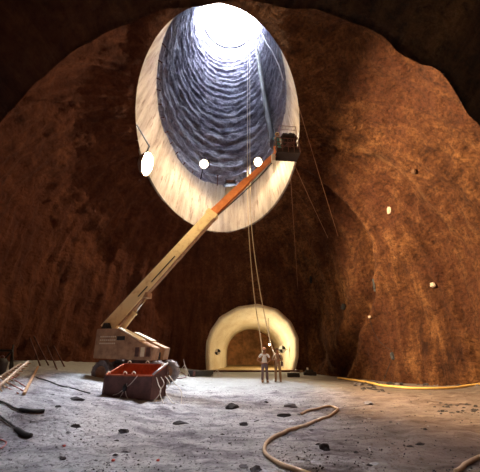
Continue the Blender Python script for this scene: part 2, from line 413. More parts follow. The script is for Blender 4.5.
for k in range(1, 15):
    t = k/14; S.append((27.0+5.0*t, 1-(1-t)**1.6, 1.0))
S += [(33.5, 1, 1), (35, 1, 1)]
struct(tunnel('wall_tunnel_lining', S, M['lining']))
T = [(34.9, 1, 1.0)] + [(35+k*.6, 1, 1.03+.03*math.sin(k*2.1)) for k in range(1, 22)] + [(48, 1, 1)]
struct(tunnel('wall_tunnel_rock', T, M['back']))
bm = NB(); box(bm, (1.1, 37.2, 2.2), (9, .4, 8)); struct(link('wall_tunnel_end', bm, M['back']))
bm = NB(); box(bm, (1.1, 37.2, -.15), (8.2, 20.0, .8), bevel=.02); struct(link('floor_tunnel', bm, M['slab']))
bm = NB(); box(bm, (1.1, 27.02, .12), (7.6, .3, .24), bevel=.04); struct(link('trim_2', bm, M['rust']))
# ------------------------------------------------------------------ lamps
def look_rot(d):   # rotation taking -Y to direction d
    return d.normalized().to_track_quat('-Y', 'Z').to_matrix()
def floodlight(loc, aim, r, label, foot_pts, power, lensm, group=None, spread=150, blend=.6):
    t = thing('floodlight', label, 'lamp', foot_pts[0], 0, group); o0 = Vector(foot_pts[0]); c = Vector(loc)-o0; R = look_rot(Vector(aim)-Vector(loc))
    bm = NB()   # spun reflector housing
    prof = [(.30, .35), (.55, .34), (.85, .22), (1.02, 0), (1.06, -.03), (.98, -.02), (.8, .16), (.45, .26), (.05, .28)]
    n = 24; rows = []
    for pr, py in prof: rows.append([bm.verts.new(c + R @ V(r*pr*math.cos(2*PI*k/n), r*py*1.6, r*pr*math.sin(2*PI*k/n))) for k in range(n)])
    for i in range(len(rows)-1):
        for k in range(n): bm.faces.new((rows[i][k], rows[i][(k+1)%n], rows[i+1][(k+1)%n], rows[i+1][k]))
    bm.faces.new(rows[0]); link('reflector_housing', bm, M['steel'], t, True)
    bm = NB(); n2 = 20; rows = []
    for j in range(5):
        a = j/4*PI/2*.94; rows.append([bm.verts.new(c + R @ V(r*.92*math.cos(a)*math.cos(2*PI*k/n2), -r*.30*math.sin(a), r*.92*math.cos(a)*math.sin(2*PI*k/n2))) for k in range(n2)])
    for i in range(4):
        for k in range(n2): bm.faces.new((rows[i][k], rows[i][(k+1)%n2], rows[i+1][(k+1)%n2], rows[i+1][k]))
    bm.faces.new(rows[-1]); link('lens', bm, lensm, t, True)
    bm = NB(); back = c + R @ V(0, r*.5, 0); tube(bm, [Vector(p)-o0 for p in foot_pts]+[back], .045, 8); link('bracket_arm', bm, M['black'], t, True)
    l = bpy.data.lights.new('floodlight_beam', 'SPOT'); l.energy = power; l.color = (1, .70, .40); l.spot_size = math.radians(spread); l.spot_blend = blend; l.shadow_soft_size = r*.5
    lo = bpy.data.objects.new('floodlight_beam', l); C.objects.link(lo); lo.location = Vector(loc)+(Vector(aim)-Vector(loc)).normalized()*(r*.55)
    lo.rotation_euler = (Vector(aim)-Vector(loc)).to_track_quat('-Z', 'Y').to_euler()
    return t
def th_near(px, py, s):   # shaft angle whose rim point lies nearest to a pixel
    best = None
    for k in range(720):
        th = 2*PI*k/720; p = shaft_pt(th, s); q = p-V(0,0,CAM_Z); d = q.y*ct+q.z*st
        u = 240+F_PX*q.x/d; v = 236-F_PX*(-q.y*st+q.z*ct)/d; e = (u-px)**2+(v-py)**2
        if best is None or e < best[0]: best = (e, th)
    return best[1]
def lamp_on(px, py, rpx, rpy, s, r, label, power, lensm, aim, depth_off=0, group=None):
    p = shaft_pt(th_near(rpx, rpy, s), s); q = p-V(0,0,CAM_Z)
    ra = ray(px, py); L = V(0,0,CAM_Z)+ra*((q.y*ct+q.z*st)-depth_off)
    mid = p.lerp(L, .5)+V(0,0,.05)
    return floodlight(L, aim, r, label, [p, mid], power, lensm, group), L
p1 = shaft_pt(th_near(136, 125, .2), .2); L1 = at_y(147, 164, 12.7)
floodlight(L1, (13, 12.5, 6), .6, 'largest and brightest floodlight at the lower left edge of the concrete shaft collar', [p1, V(L1.x-.25, L1.y+.7, L1.z+1.6)], 42000, M['lens'], None, 88, .6)
_, L2 = lamp_on(204, 164, 202, 177, S_IN, .42, 'smaller floodlight on the inner collar rim, left of the boom, against the shaft rock', 1200, M['lens2'], (2, 6, 0), 1.2)
_, L3 = lamp_on(258, 162, 258, 178, S_IN, .42, 'smaller floodlight on the inner collar rim, just above the orange boom', 6500, M['lens2'], (-11, 7, 5), 2.2)
# tunnel lamps on the lining
def bulk(loc, label, power, nrm):
    t = thing('bulkhead_lamp', label, 'lamp', loc); n = Vector(nrm).normalized()
    bm = NB(); tube(bm, [n*-.16, n*-.02], .10, 14); link('lamp_base', bm, M['black'], t)
    bm = NB(); bmesh.ops.create_uvsphere(bm, u_segments=14, v_segments=8, radius=.085, matrix=Matrix.Translation(n*.05)); link('glass_bulb', bm, M['tlamp'], t, True)
    bm = NB(); tube(bm, [n*-.14, V(0,.12,.3), V(0,.12,6.1-Vector(loc).z)], .015, 6); link('cord', bm, M['black'], t)
    l = bpy.data.lights.new('bulb_light', 'POINT'); l.energy = power; l.color = (1, .78, .48); l.shadow_soft_size = .1
    lo = bpy.data.objects.new('bulb_light', l); C.objects.link(lo); lo.location = Vector(loc)+n*.25
# ------------------------------------------------------------------ skinned figures
def skin(name, verts, edges, m, parent, root=0, sub=2):
    me = bpy.data.meshes.new(name); me.from_pydata([v[0] for v in verts], edges, []); me.update()
    o = bpy.data.objects.new(name, me); C.objects.link(o); o.parent = parent; me.materials.append(m)
    me.skin_vertices or me.attributes
    bm = bmesh.new(); bm.from_mesh(me); ly = bm.verts.layers.skin.verify(); bm.verts.ensure_lookup_table()
    for i, v in enumerate(verts):
        r = v[1]; r = (r, r) if isinstance(r, (int, float)) else r
        bm.verts[i][ly].radius = r; bm.verts[i][ly].use_root = (i == root)
    bm.to_mesh(me); bm.free()
    s = o.modifiers.new('skin', 'SKIN'); s.use_smooth_shade = True; s.branch_smoothing = .3
    d = o.modifiers.new('sub', 'SUBSURF'); d.levels = sub; d.render_levels = sub
    return o
def person(loc, rz, label, shirt, trousers, arms, hat, sleeve='short', lean=0):
    t = thing('person', label, 'person', loc, rz)
    Vt = []; E = []
    def a(p, r, par=None):
        Vt.append((Vector(p), r)); i = len(Vt)-1
        if par is not None: E.append((par, i))
        return i
    pel = a((0,0,.93), (.15,.11)); wai = a((0,0,1.08), (.135,.10), pel); che = a((0,.01,1.30), (.165,.115), wai)
    up = a((0,.015,1.42), (.12,.085), che); nk = a((0,.0,1.50), .055, up); h1 = a((0,-.015,1.57), (.068,.075), nk); h2 = a((0,-.02,1.64), (.078,.092), h1); h3 = a((0,-.015,1.715), (.062,.075), h2)
    ns = a((0,-.115,1.615), .016, h1)
    for sx in (-1, 1):
        a((sx*.083, 0, 1.625), .014, h2)
        hp = a((sx*.095,0,.86), .088, pel); kn = a((sx*.125,-.02,.48), .058, hp); an = a((sx*.14,.02,.09), .042, kn)
        to = a((sx*.16,-.13,.035), (.035,.03), an)
        sh = a((sx*.19,.01,1.39), .062, up); el, wr = arms[sx]
        e = a(el, .042, sh); w = a(wr, .029, e); d = (Vector(wr)-Vector(el)).normalized()
        side = d.cross(V(0,1,0)).normalized(); pm = a(Vector(wr)+d*.055, (.034,.018), w)
        base = Vector(wr)+d*.075
        for f in range(4):
            o = (f-1.5)*.019; ln = (.062,.075,.07,.055)[f]
            f1 = a(base+side*o+d*.02, .0095, pm); f2 = a(base+side*o+d*(.02+ln*.5)+V(0,-.012,-.006), .0088, f1); a(base+side*o+d*(.02+ln*.85)+V(0,-.03,-.014), .008, f2)
        t1 = a(Vector(wr)+d*.03-side*.038, .011, w); a(Vector(wr)+d*.065-side*.055+V(0,-.012,0), .0095, t1)
    skin('body', Vt, E, M['skin'], t, 0, 2)
    # shirt
    Vt = []; E = []
    w = a((0,0,1.0), (.155,.115)); c1 = a((0,.0,1.12), (.15,.115), w); c = a((0,.01,1.30), (.182,.13), c1); u = a((0,.015,1.42), (.135,.098), c); a((0,.005,1.47), (.075,.07), u)
    for sx in (-1, 1):
        s = a((sx*.19,.01,1.395), .074, u); el, wr = Vector(arms[sx][0]), Vector(arms[sx][1]); sv = V(sx*.19,.01,1.39)
        if sleeve == 'short': a(sv.lerp(el, .62), .060, s)
        else: e = a(el, .053, s); a(el.lerp(wr, .6), .043, e)
    skin('shirt', Vt, E, shirt, t, 1, 2)
    Vt = []; E = []
    p = a((0,0,.95), (.158,.12)); a((0,0,1.03), (.145,.112), p)
    for sx in (-1, 1):
        hp = a((sx*.098,0,.85), .105, p); kn = a((sx*.127,-.02,.48), .078, hp); a((sx*.14,.015,.10), .068, kn)
    skin('trousers', Vt, E, trousers, t, 0, 2)
    for sx in (-1, 1):
        bm = NB(); tube(bm, spline([(sx*.14,.055,.03), (sx*.143,.0,.05), (sx*.152,-.08,.045), (sx*.163,-.16,.038)], 3), [.03,.045,.05,.05,.05,.052,.05,.048,.045,.03][:10], 10); tube(bm, [(sx*.14,.02,.04), (sx*.14,.018,.16)], .052, 10); link('boot', bm, M['boot'], t, True)
    # face
    for sx in (-1, 1): bm = NB(); bmesh.ops.create_uvsphere(bm, u_segments=8, v_segments=6, radius=.013, matrix=Matrix.Translation((sx*.032, -.104, 1.64))); link('eye', bm, M['hair'], t, True)
    bm = NB(); beam(bm, (-.028,-.098,1.577), (.028,-.098,1.577), .012, .009); link('mouth', bm, M['trous_g'], t)
    bm = NB(); bmesh.ops.create_uvsphere(bm, u_segments=16, v_segments=10, radius=1, matrix=Matrix.Translation((0,.012,1.675)) @ Matrix.Diagonal((.098,.112,.095,1)))
    bmesh.ops.delete(bm, geom=[v for v in bm.verts if v.co.y < -.045 and v.co.z < 1.70 or v.co.z < 1.60], context='VERTS'); link('hair', bm, M['hair'], t, True)
    if hat:
        bm = NB(); n = 20; rows = []
        for k in range(7):
            q = k/6*PI/2*.96; rows.append([bm.verts.new((.118*math.cos(q)*math.cos(2*PI*j/n), .005+.138*math.cos(q)*math.sin(2*PI*j/n), 1.70+.105*math.sin(q))) for j in range(n)])
        brim = [bm.verts.new((.142*math.cos(2*PI*j/n), -.012+.172*math.sin(2*PI*j/n), 1.692)) for j in range(n)]
        rows.insert(0, brim)
        for i in range(len(rows)-1):
            for j in range(n): bm.faces.new((rows[i][j], rows[i][(j+1)%n], rows[i+1][(j+1)%n], rows[i+1][j]))
        bm.faces.new(rows[-1]); link('hard_hat', bm, hat, t, True)
    return t
pa = floor_at(265, 382.3); pb = floor_at(278.3, 381.6)
akimbo = {-1: ((-.40,.06,1.15), (-.22,-.06,1.02)), 1: ((.40,.06,1.15), (.22,-.06,1.02))}
person(pa, .15, 'person in white t-shirt and orange hard hat standing with hands on hips', M['shirt_w'], M['trous_g'], akimbo, M['hat'])
fold = {-1: ((-.28,-.02,1.13), (-.07,-.20,1.16)), 1: ((.29,-.03,1.12), (.12,-.20,1.10))}
PB = person(pb, -.2, 'bareheaded person in tan shirt and khaki trousers with forearms raised in front', M['shirt_t'], M['trous_t'], fold, None, 'long')
# bag at the hip of the right-hand man
t = thing('shoulder_bag', 'brown shoulder bag at the hip of the person in khaki trousers', 'bag', pb+V(.25,-.04,.82))
bm = NB(); box(bm, (0,0,.1), (.11,.22,.24), bevel=.03); link('bag_body', bm, M['rust'], t, True)
bm = NB(); tube(bm, spline([(-.02,-.1,.2), (-.10,-.12,.45), (-.20,-.03,.66), (-.12,.1,.5), (-.02,.1,.2)], 6), .012, 6); link('strap', bm, M['black'], t, True)
# ------------------------------------------------------------------ survey targets
def target(px, py, y, r, label, side):
    c = at_y(px, py, y); t = thing('survey_target', label, 'survey target', c)
    for mm, par, nm in ((M['tgt_w'], 0, 'disc'),):
        bm = NB(); tube(bm, [(0,.03,0), (0,0,0)], r, 28); link('disc', bm, mm, t)
    bm = NB()
    for q in (0, PI):
        n = 8; f = [(0, -.012, 0)]+[(r*.97*math.cos(q+PI/2*k/n), -.012, r*.97*math.sin(q+PI/2*k/n)) for k in range(n+1)]
        A = [bm.verts.new(v) for v in f]; B = [bm.verts.new((v[0], -.001, v[2])) for v in f]
        bm.faces.new(A); bm.faces.new(B[::-1])
        for i in range(len(A)): j = (i+1) % len(A); bm.faces.new((A[i], A[j], B[j], B[i]))
    link('black_quadrants', bm, M['tgt_k'], t)
    bm = NB(); tube(bm, [(0,.03,0), (side*.5, .25, 0)], .02, 6); link('bracket', bm, M['black'], t)
target(217.6, 352, 28.2, .26, 'black and white quartered survey target on the left side of the tunnel mouth', -1)
target(282.3, 349.3, 28.2, .31, 'black and white quartered survey target on the right side of the tunnel mouth', 1)
bulk(at_y(269.5, 344.5, 28.3), 'small bright bulb hanging inside the tunnel mouth above the two people', 270, (0,-1,-.1))
# ------------------------------------------------------------------ boom lift
bl = V(-5.15, 16.2, 0); hd = math.atan2(.44, -.9)   # heading angle; local +x points to the counterweight/left end
B0 = V(-3.75, 14.7, 0); Hx = V(-.97, .24, 0).normalized(); Hy = V(.24, .97, 0).normalized()
WB, TR = 2.75, 1.25
base = B0 + Hx*(WB/2) + Hy*(TR/2); gz = min(fz(*(B0+Hx*i*WB+Hy*j*TR).xy) for i in (0,1) for j in (0,1))+.0
lift = thing('boom_lift', 'large yellow telescopic boom lift with orange upper boom and work basket, parked behind the skip', 'boom lift', (base.x, base.y, gz+.03), math.atan2(-Hx.y, -Hx.x))
LM = Matrix.Translation(lift.location) @ Matrix.Rotation(lift.rotation_euler.z, 4, 'Z'); LI = LM.inverted()
# local frame: +x = right in the picture, -y = towards camera
def wheel(x, y):
    bm = NB(); n = 28; r = .50; w = .19
    prof = [(.26,-w*.7), (.30,-w), (.44,-w*1.02), (.49,-w*.8), (.505,-w*.3), (.505,w*.3), (.49,w*.8), (.44,w*1.02), (.30,w), (.26,w*.7)]
    rows = [[bm.verts.new((x+pr*math.cos(2*PI*k/n), y+py, r+pr*math.sin(2*PI*k/n))) for k in range(n)] for pr, py in prof]
    for i in range(len(rows)-1):
        for k in range(n): bm.faces.new((rows[i][k], rows[i][(k+1)%n], rows[i+1][(k+1)%n], rows[i+1][k]))
    for k in range(0, n, 2): box(bm, (x+.505*math.cos(2*PI*k/n), y, r+.505*math.sin(2*PI*k/n)), (.03,w*1.7,.05), Matrix.Rotation(-2*PI*k/n, 3, 'Y'))
    o = link('wheel', bm, M['tyre'], lift, False)
    bm = NB(); tube(bm, [(x,y-w*.75,r), (x,y+w*.75,r)], .27, 20); tube(bm, [(x,y-w*.95,r), (x,y+w*.95,r)], .11, 12)
    for k in range(6): tube(bm, [(x+.17*math.cos(k*PI/3), y-w*.85, r+.17*math.sin(k*PI/3)), (x+.17*math.cos(k*PI/3), y+w*.85, r+.17*math.sin(k*PI/3))], .025, 6)
    link('wheel_hub', bm, M['tan'], o)
for i in (-1, 1):
    for j in (-1, 1): wheel(i*WB/2, j*TR/2)
bm = NB(); box(bm, (0,0,.66), (WB+.1, TR*.62, .36), bevel=.04); box(bm, (-WB/2,0,.5), (.2, TR-.3, .2), bevel=.02); box(bm, (WB/2,0,.5), (.2, TR-.3, .2), bevel=.02); tube(bm, [(0,0,.8), (0,0,1.12)], .6, 24); link('chassis', bm, M['rust'], lift)
# turntable body with sloped hood
bm = NB(); prism(bm, [(-1.78,1.10), (1.23,1.02), (1.31,1.55), (.51,1.85), (-.69,2.42), (-1.82,2.42)], -.95, -.28); 
bmesh.ops.bevel(bm, geom=bm.edges[:], offset=.03, segments=2, affect='EDGES')
body = link('turntable_body', bm, M['tan'], lift)
bm = NB(); prism(bm, [(-1.78,1.10), (1.23,1.02), (1.31,1.55), (.51,1.85), (-.6,2.30), (-1.8,2.30)], .18, .70); link('turntable_body', bm, M['tan'], lift)
bm = NB(); prism(bm, [(-1.85,1.08), (1.1,1.06), (1.1,1.35), (-1.85,1.45)], -.28, .28); link('turntable_floor', bm, M['black'], lift)
bm = NB(); beam(bm, (-.66,-.62,2.44), (.53,-.62,1.88), .60, .05); link('hood_plate', bm, M['cream'], lift)
bm = NB(); beam(bm, (-.52,.44,2.30), (.53,.44,1.88), .48, .05); link('hood_plate', bm, M['cream'], lift)
for i in range(8):
    for j in range(3): bm = NB(); tube(bm, [(-1.5+i*.11, -.95, 1.75+j*.15), (-1.5+i*.11, -.965, 1.75+j*.15)], .035, 8); link('vent_hole', bm, M['cream'], body)
bm = NB(); box(bm, (-.42,-.955,1.98), (.42,.03,.18), bevel=.01); link('service_hatch', bm, M['black'], body)
for k in range(3):
    bm = NB(); box(bm, (.50+k*.28,-.955,1.38), (.2,.03,.40), bevel=.01); link('battery_door', bm, (M['cream'] if k == 1 else M['rust']), body)
# boom: world points -> local
pv = at_y(110.5, 326, 16.2); jt = at_y(213, 213.5, 16.3); tp = at_y(276.5, 153.5, 16.45)
pvL, jtL, tpL = LI@pv, LI@jt, LI@tp
bd = (jtL-pvL).normalized()
upv = V(0,0,1)
bm = NB()
for s in (-1, 1): prism(bm, [(pvL.x-.35,2.2), (pvL.x+.45,2.2), (pvL.x+.16,pvL.z+.12), (pvL.x-.16,pvL.z+.12)], pvL.y+s*.32-.04, pvL.y+s*.32+.04)
tube(bm, [(pvL.x, pvL.y-.42, pvL.z), (pvL.x, pvL.y+.42, pvL.z)], .12, 14)
link('boom_bracket', bm, M['black'], lift)
bm = NB(); beam(bm, pvL-bd*.25, jtL, .50, .66, .44, .56); bmesh.ops.bevel(bm, geom=bm.edges[:], offset=.02, segments=1, affect='EDGES')
mb = link('main_boom', bm, M['yellow'], lift)
sdv = bd.cross(upv).normalized(); ud = sdv.cross(bd)
bm = NB(); beam(bm, pvL+bd*.3-ud*.33, pvL.lerp(jtL,.98)-ud*.30, .34, .10); link('underside_rail', bm, M['tan'], mb)
bm = NB(); 
for fr, ln in ((.24,.7),(.36,1.2),(.49,.8)): q = pvL.lerp(jtL, fr)+sdv*(.252)-ud*.12; q2 = q+bd*ln; beam(bm, q, q2, .01, .06); 
for fr, ln in ((.24,.7),(.36,1.2),(.49,.8)): q = pvL.lerp(jtL, fr)-sdv*(.262)-ud*.12; q2 = q+bd*ln; beam(bm, q, q2, .01, .06)
link('boom_side_slots', bm, M['black'], mb)
bm = NB(); q = jtL-bd*.25; beam(bm, q, jtL+bd*.05, .54, .70); link('boom_collar', bm, M['yellow'], mb)
b2 = (tpL-jtL).normalized(); s2 = b2.cross(upv).normalized(); u2 = s2.cross(b2)
midb = jtL.lerp(tpL, .52)
bm = NB(); beam(bm, jtL-b2*.1, midb, .38, .46, .36, .42); fb = link('fly_boom', bm, M['orange'], lift)
bm = NB(); beam(bm, midb-b2*.1, tpL, .29, .33, .25, .28); link('tip_boom', bm, M['orange'], lift)
bm = NB(); tube(bm, spline([jtL-u2*.28, jtL.lerp(tpL,.35)-u2*.36, jtL.lerp(tpL,.7)-u2*.33, tpL-u2*.16], 6), .035, 6); link('hose_track', bm, M['black'], fb, True)
# lift ram
r0 = V(pvL.x+.55, pvL.y, 2.25); r1 = pvL+bd*2.3-ud*.42; rm = r0.lerp(r1, .55)
bm = NB(); tube(bm, [r0, rm], .13, 14); tube(bm, [rm-(r1-r0).normalized()*.1, rm], .16, 14); rc = link('ram_cylinder', bm, M['yellow'], lift, False)
bm = NB(); tube(bm, [rm, r1], .06, 10); link('ram_rod', bm, M['chrome'], rc, True)
bm = NB(); box(bm, r1+ud*.05, (.32,.5,.3), bevel=.03); link('ram_mount', bm, M['tan'], lift)
# platform
BC = at_y(287, 157, 16.45); k0 = LI@BC   # basket floor centre
Rz = Matrix.Rotation(-lift.rotation_euler.z+.1, 3, 'Z')
def bp(x, y, z): return k0 + Rz@V(x, y, z)
bm = NB(); box(bm, bp(0,0,.04), (1.55,.95,.08), Rz, .01); box(bm, bp(0,-.45,.2), (1.55,.03,.28), Rz); box(bm, bp(0,.45,.2), (1.55,.03,.28), Rz)
bk = link('basket', bm, M['dkcloth'], lift)
bm = NB()
cs = [(-.76,-.46),(.76,-.46),(.76,.46),(-.76,.46)]
for z in (.5,.8,1.12):
    for a_, b_ in zip(cs, cs[1:]+cs[:1]): tube(bm, [bp(*a_,z), bp(*b_,z)], .028, 6)
for x, y in cs+[(0,-.46),(0,.46),(-.38,-.46),(.38,-.46)]: tube(bm, [bp(x,y,.05), bp(x,y,1.12)], .028, 6)
link('guard_rail', bm, M['rust'], bk)
bm = NB()
c3 = [(-.48,-.42),(.62,-.42),(.62,.42),(-.48,.42)]
for x, y in c3: tube(bm, [bp(x,y,1.1), bp(x,y,2.15)], .022, 6)
for z in (1.85,2.15):
    for a_, b_ in zip(c3, c3[1:]+c3[:1]): tube(bm, [bp(*a_,z), bp(*b_,z)], .022, 6)
for k in range(1,5): tube(bm, [bp(-.48+k*.22,-.42,2.15), bp(-.48+k*.22,.42,2.15)], .012, 5)
link('overhead_guard', bm, M['mauve'], bk)
bm = NB(); tube(bm, [tpL-b2*.1, bp(-.72,0,.22)], .16, 12); tube(bm, [bp(-.76,0,.0), bp(-.76,0,.75)], .10, 12); link('rotator', bm, M['orange'], lift)
bm = NB(); box(bm, bp(-.95,-.1,-.25), (.24,.3,.5), Rz, .02); link('level_cylinder_guard', bm, M['tgt_w'], lift)
# things in the basket
def lump(bm, c, s, seed, sub=3):
    r = bmesh.ops.create_icosphere(bm, subdivisions=sub, radius=1)
    for v in r['verts']:
        n = v.co.normalized(); v.co = n*(1+.35*noise.noise(n*1.7+V(seed,0,0))+.12*noise.noise(n*4+V(0,seed,0))); v.co = V(v.co.x*s[0], v.co.y*s[1], v.co.z*s[2])+V(*c)
bw = LM@bp(.12,0,.08)
t = thing('canvas_bundle', 'dark bundle of tarpaulin and gear filling the raised work basket', 'tarpaulin', bw)
bm = NB(); lump(bm, (0.05,0,.75), (.52,.33,.72), 3.3); lump(bm, (.25,-.05,1.35), (.36,.28,.42), 8.1); lump(bm, (-.15,.0,1.45), (.32,.26,.38), 5.1); link('folded_canvas', bm, M['dkcloth'], t, True)
bm = NB()
for k in range(7): tube(bm, spline([(-.45+.1*k,-.38,.3+.13*k), (-.2+.08*k,-.42,.5+.1*(k%3)), (.1+.06*k,-.40,.35+.16*k)], 4), .025, 5)
link('hose_loops', bm, M['rust'], t, True)
bw2 = LM@bp(-.58,-.02,.08)
person(bw2, .1, 'person in yellow hard hat and teal overalls standing in the raised work basket', M['teal'], M['teal'], {-1: ((-.30,-.08,1.2), (-.22,-.28,1.16)), 1: ((.28,-.10,1.18), (.10,-.30,1.14))}, M['hat_y'], 'long')
# ------------------------------------------------------------------ skip
bA = floor_at(149.6, 401.0); ux = V(.963, -.27, 0)
W_ = 1.85; bB = bA-ux*W_; uy = V(-ux.y, ux.x, 0)
if uy.y < 0: uy = -uy
D_ = .98; Hh = .74; HB = 1.06
ctr = bB+ux*(W_/2)+uy*(D_/2); sz = min(fz(*(ctr+ux*i*W_/2+uy*j*D_/2).xy) for i in (-1,1) for j in (-1,1))
skip_rz = math.atan2(ux.y, ux.x)
skip = thing('steel_skip', 'open brown steel skip with lit orange-red inside, standing in front of the boom lift', 'skip', (ctr.x, ctr.y, sz+.03), skip_rz)
hw, hd_ = W_/2, D_/2; th_ = .035
def side(bm, x, t_, z0, hf, hb, y0, y1):
    A = [bm.verts.new((x-t_/2, y, z)) for y, z in ((y0,z0),(y1,z0),(y1,hb),(y0,hf))]; B = [bm.verts.new((x+t_/2, v.co.y, v.co.z)) for v in A]
    bm.faces.new(A); bm.faces.new(B[::-1])
    for q in range(4): bm.faces.new((A[q], A[(q+1)%4], B[(q+1)%4], B[q]))
bm = NB(); box(bm, (0,-hd_,Hh/2), (W_,th_,Hh)); box(bm, (0,hd_,HB/2), (W_,th_,HB)); side(bm, -hw, th_, 0, Hh, HB, -hd_, hd_); side(bm, hw, th_, 0, Hh, HB, -hd_, hd_); box(bm, (0,0,.02), (W_,D_,.04)); link('shell', bm, M['rust'], skip)
bm = NB(); e = .03; box(bm, (0,-hd_+e,Hh/2+.02), (W_-.08,.012,Hh-.08)); box(bm, (0,hd_-e,HB/2+.02), (W_-.08,.012,HB-.08)); side(bm, -hw+e, .012, .05, Hh-.03, HB-.03, -hd_+.04, hd_-.04); side(bm, hw-e, .012, .05, Hh-.03, HB-.03, -hd_+.04, hd_-.04); box(bm, (0,0,.06), (W_-.1,D_-.1,.03)); link('lit_inner_faces', bm, M['skip_lit'], skip)
bm = NB()
for a_, b_ in (((-hw,-hd_,Hh),(hw,-hd_,Hh)),((hw,-hd_,Hh),(hw,hd_,HB)),((hw,hd_,HB),(-hw,hd_,HB)),((-hw,hd_,HB),(-hw,-hd_,Hh))): beam(bm, a_, b_, .07, .05)
link('top_rim', bm, M['skip_lit'], skip)
for x, y in ((-hw,-hd_),(hw,-hd_),(hw,hd_),(-hw,hd_)): hq = Hh if y < 0 else HB; bm = NB(); box(bm, (x,y,hq/2), (.08,.08,hq), bevel=.01); link('corner_post', bm, M['rust'], skip)
for x, y in ((-hw*.9,-hd_),(-.15,-hd_),(.2,-hd_),(-hw*.75,hd_),(.1,hd_),(hw,hd_*.4)):
    hq = Hh+(HB-Hh)*(y+hd_)/(2*hd_); bm = NB(); tube(bm, [V(x+.07*math.cos(k*PI/6), y, hq+.05+.07*math.sin(k*PI/6)) for k in range(7)], .018, 6); link('lifting_lug', bm, M['cream'], skip, True)
bm = NB(); tube(bm, [(hw+.03,-hd_,Hh+.05), (hw+.03,hd_,HB+.06)], .035, 8); link('side_rail', bm, M['steel'], skip, True)
# slings on the skip
c_ = V(-.05,-hd_-.03,.35)
bm = NB()
for q in ((.38,-hd_-.03,Hh), (-.5,-hd_-.03,.12), (.18,-hd_-.10,.02), (-.2,-hd_-.09,.03), (.02,-hd_-.06,.50)): tube(bm, spline([c_, c_.lerp(V(*q),.5)+V(0,-.02,-.05), V(*q)], 5), .014, 5)
slg = link('sling_wires', bm, M['wire'], skip, True)
bm = NB(); lump(bm, (c_.x, c_.y-.04, c_.z), (.09,.06,.12), 1.1, 2); link('sling_knot', bm, M['black'], slg)
sm = Matrix.Translation(skip.location) @ Matrix.Rotation(skip_rz, 4, 'Z')
bm = NB()
A_ = [sm@V(hw+.04,-hd_,Hh), sm@V(hw+.45,-hd_+.1,.55)]
for k in range(4):
    p0 = sm@V(hw+.06,-hd_+.2+.3*k,Hh-.05); p3 = sm@V(hw+.25+.22*k,-hd_-.15+.22*k,.0); p3.z = fz(p3.x,p3.y)+.02; p2 = p0.lerp(p3,.6)+ux*(.22*math.cos(k*2)); tube(bm, spline([p0, p0.lerp(p3,.3)+ux*.1, p2, p3, p3+ux*.15-uy*.1+V(0,0,.02)], 5), .014, 5)
tag(link('wire_sling', bm, M['wire'], None, True), 'tangle of pale wire slings trailing from the right side of the brown skip', 'wire sling')
# ------------------------------------------------------------------ ropes, duct, cables
def pxz(px, py, depth):
    r = ray(px, py); return V(0,0,CAM_Z)+r*depth
def thp(th, s, dr=0): return shaft_pt(th, s, dr)
lip = shaft_pt(th_near(249, 231, 0), 0)
def rope(name, pts, r, m, label, cat, group=None, n=6):
    bm = NB(); tube(bm, pts, r, 6); return tag(link(name, bm, m, None, True), label, cat, group)
ldep = (lip.y*ct+(lip.z-CAM_Z)*st)
handB = pb+V(-.10,-.26,1.16)
rope('hoist_rope', spline([pxz(247.5,28,68), pxz(247.5,90,44), pxz(247.5,170,30), pxz(248.5,226,ldep-.5), pxz(253.5,290,ldep-4), pxz(261.5,345,18.7), pa+V(-.05,.35,0)], 8), .035, M['rope'], 'pale hoist rope down the shaft, left strand, ending behind the person in white', 'rope')
rope('hoist_rope', spline([pxz(249.5,28,67.5), pxz(249.8,90,43.5), pxz(250,170,29.5), pxz(251.5,226,ldep-.6), pxz(259,285,ldep-4), pxz(269.5,338,18.6), handB+V(-.03,0,.12), handB], 8), .035, M['rope'], 'pale hoist rope down the shaft, right strand, reaching the person in tan', 'rope')
tA = th_near(262, 140, S_IN+.6)
bm = NB(); tube(bm, [shaft_pt(tA, S_IN+.5+k*1.2, .0) for k in range(30)], .34, 14); du = link('ventilation_duct', bm, M['duct'], None, True); tag(du, 'long dark ventilation duct running up the right side of the rock shaft', 'duct')
tB = th_near(281, 76, S_IN)
zz = []
for k, (px, py, dth) in enumerate(((283,80,0),(279,66,.03),(272,51,.05),(267,44,.03),(262,34,.06),(257,27,.08))):
    zz.append(pxz(px, py, 27+k*4.0))
rope('shaft_cable', zz, .06, M['white'], 'white cable zigzagging down the upper right side of the shaft', 'cable')
def wallhit(px, py, back=.15):   # first wall point behind a pixel
    dg = bpy.context.evaluated_depsgraph_get(); r = ray(px, py).normalized(); h, p, n, *_ = bpy.context.scene.ray_cast(dg, V(0,0,CAM_Z), r); return p - r*back if h else pxz(px, py, 20)
bpy.context.view_layer.update()
rc1 = shaft_pt(th_near(298, 106, 0), 0); rc2 = shaft_pt(th_near(298, 165, 0), 0); rc3 = shaft_pt(th_near(292, 176, 0), 0)
rope('wire_cable', [rc1, rc1.lerp(wallhit(338,236), .5)-V(0,0,.1), wallhit(338,236)], .022, M['cable'], 'rusty wire cable from the right collar edge, longest of those right of the basket', 'cable')
rope('wire_cable', [rc2, rc2.lerp(wallhit(328,238), .5)-V(0,0,.1), wallhit(328,238)], .022, M['cable'], 'short rusty wire cable slanting from beneath the basket to the right wall', 'cable')
rope('wire_cable', [rc3, wallhit(298,290)], .014, M['cable'], 'faint thin cable hanging from the collar between the ropes and the right wall', 'cable')
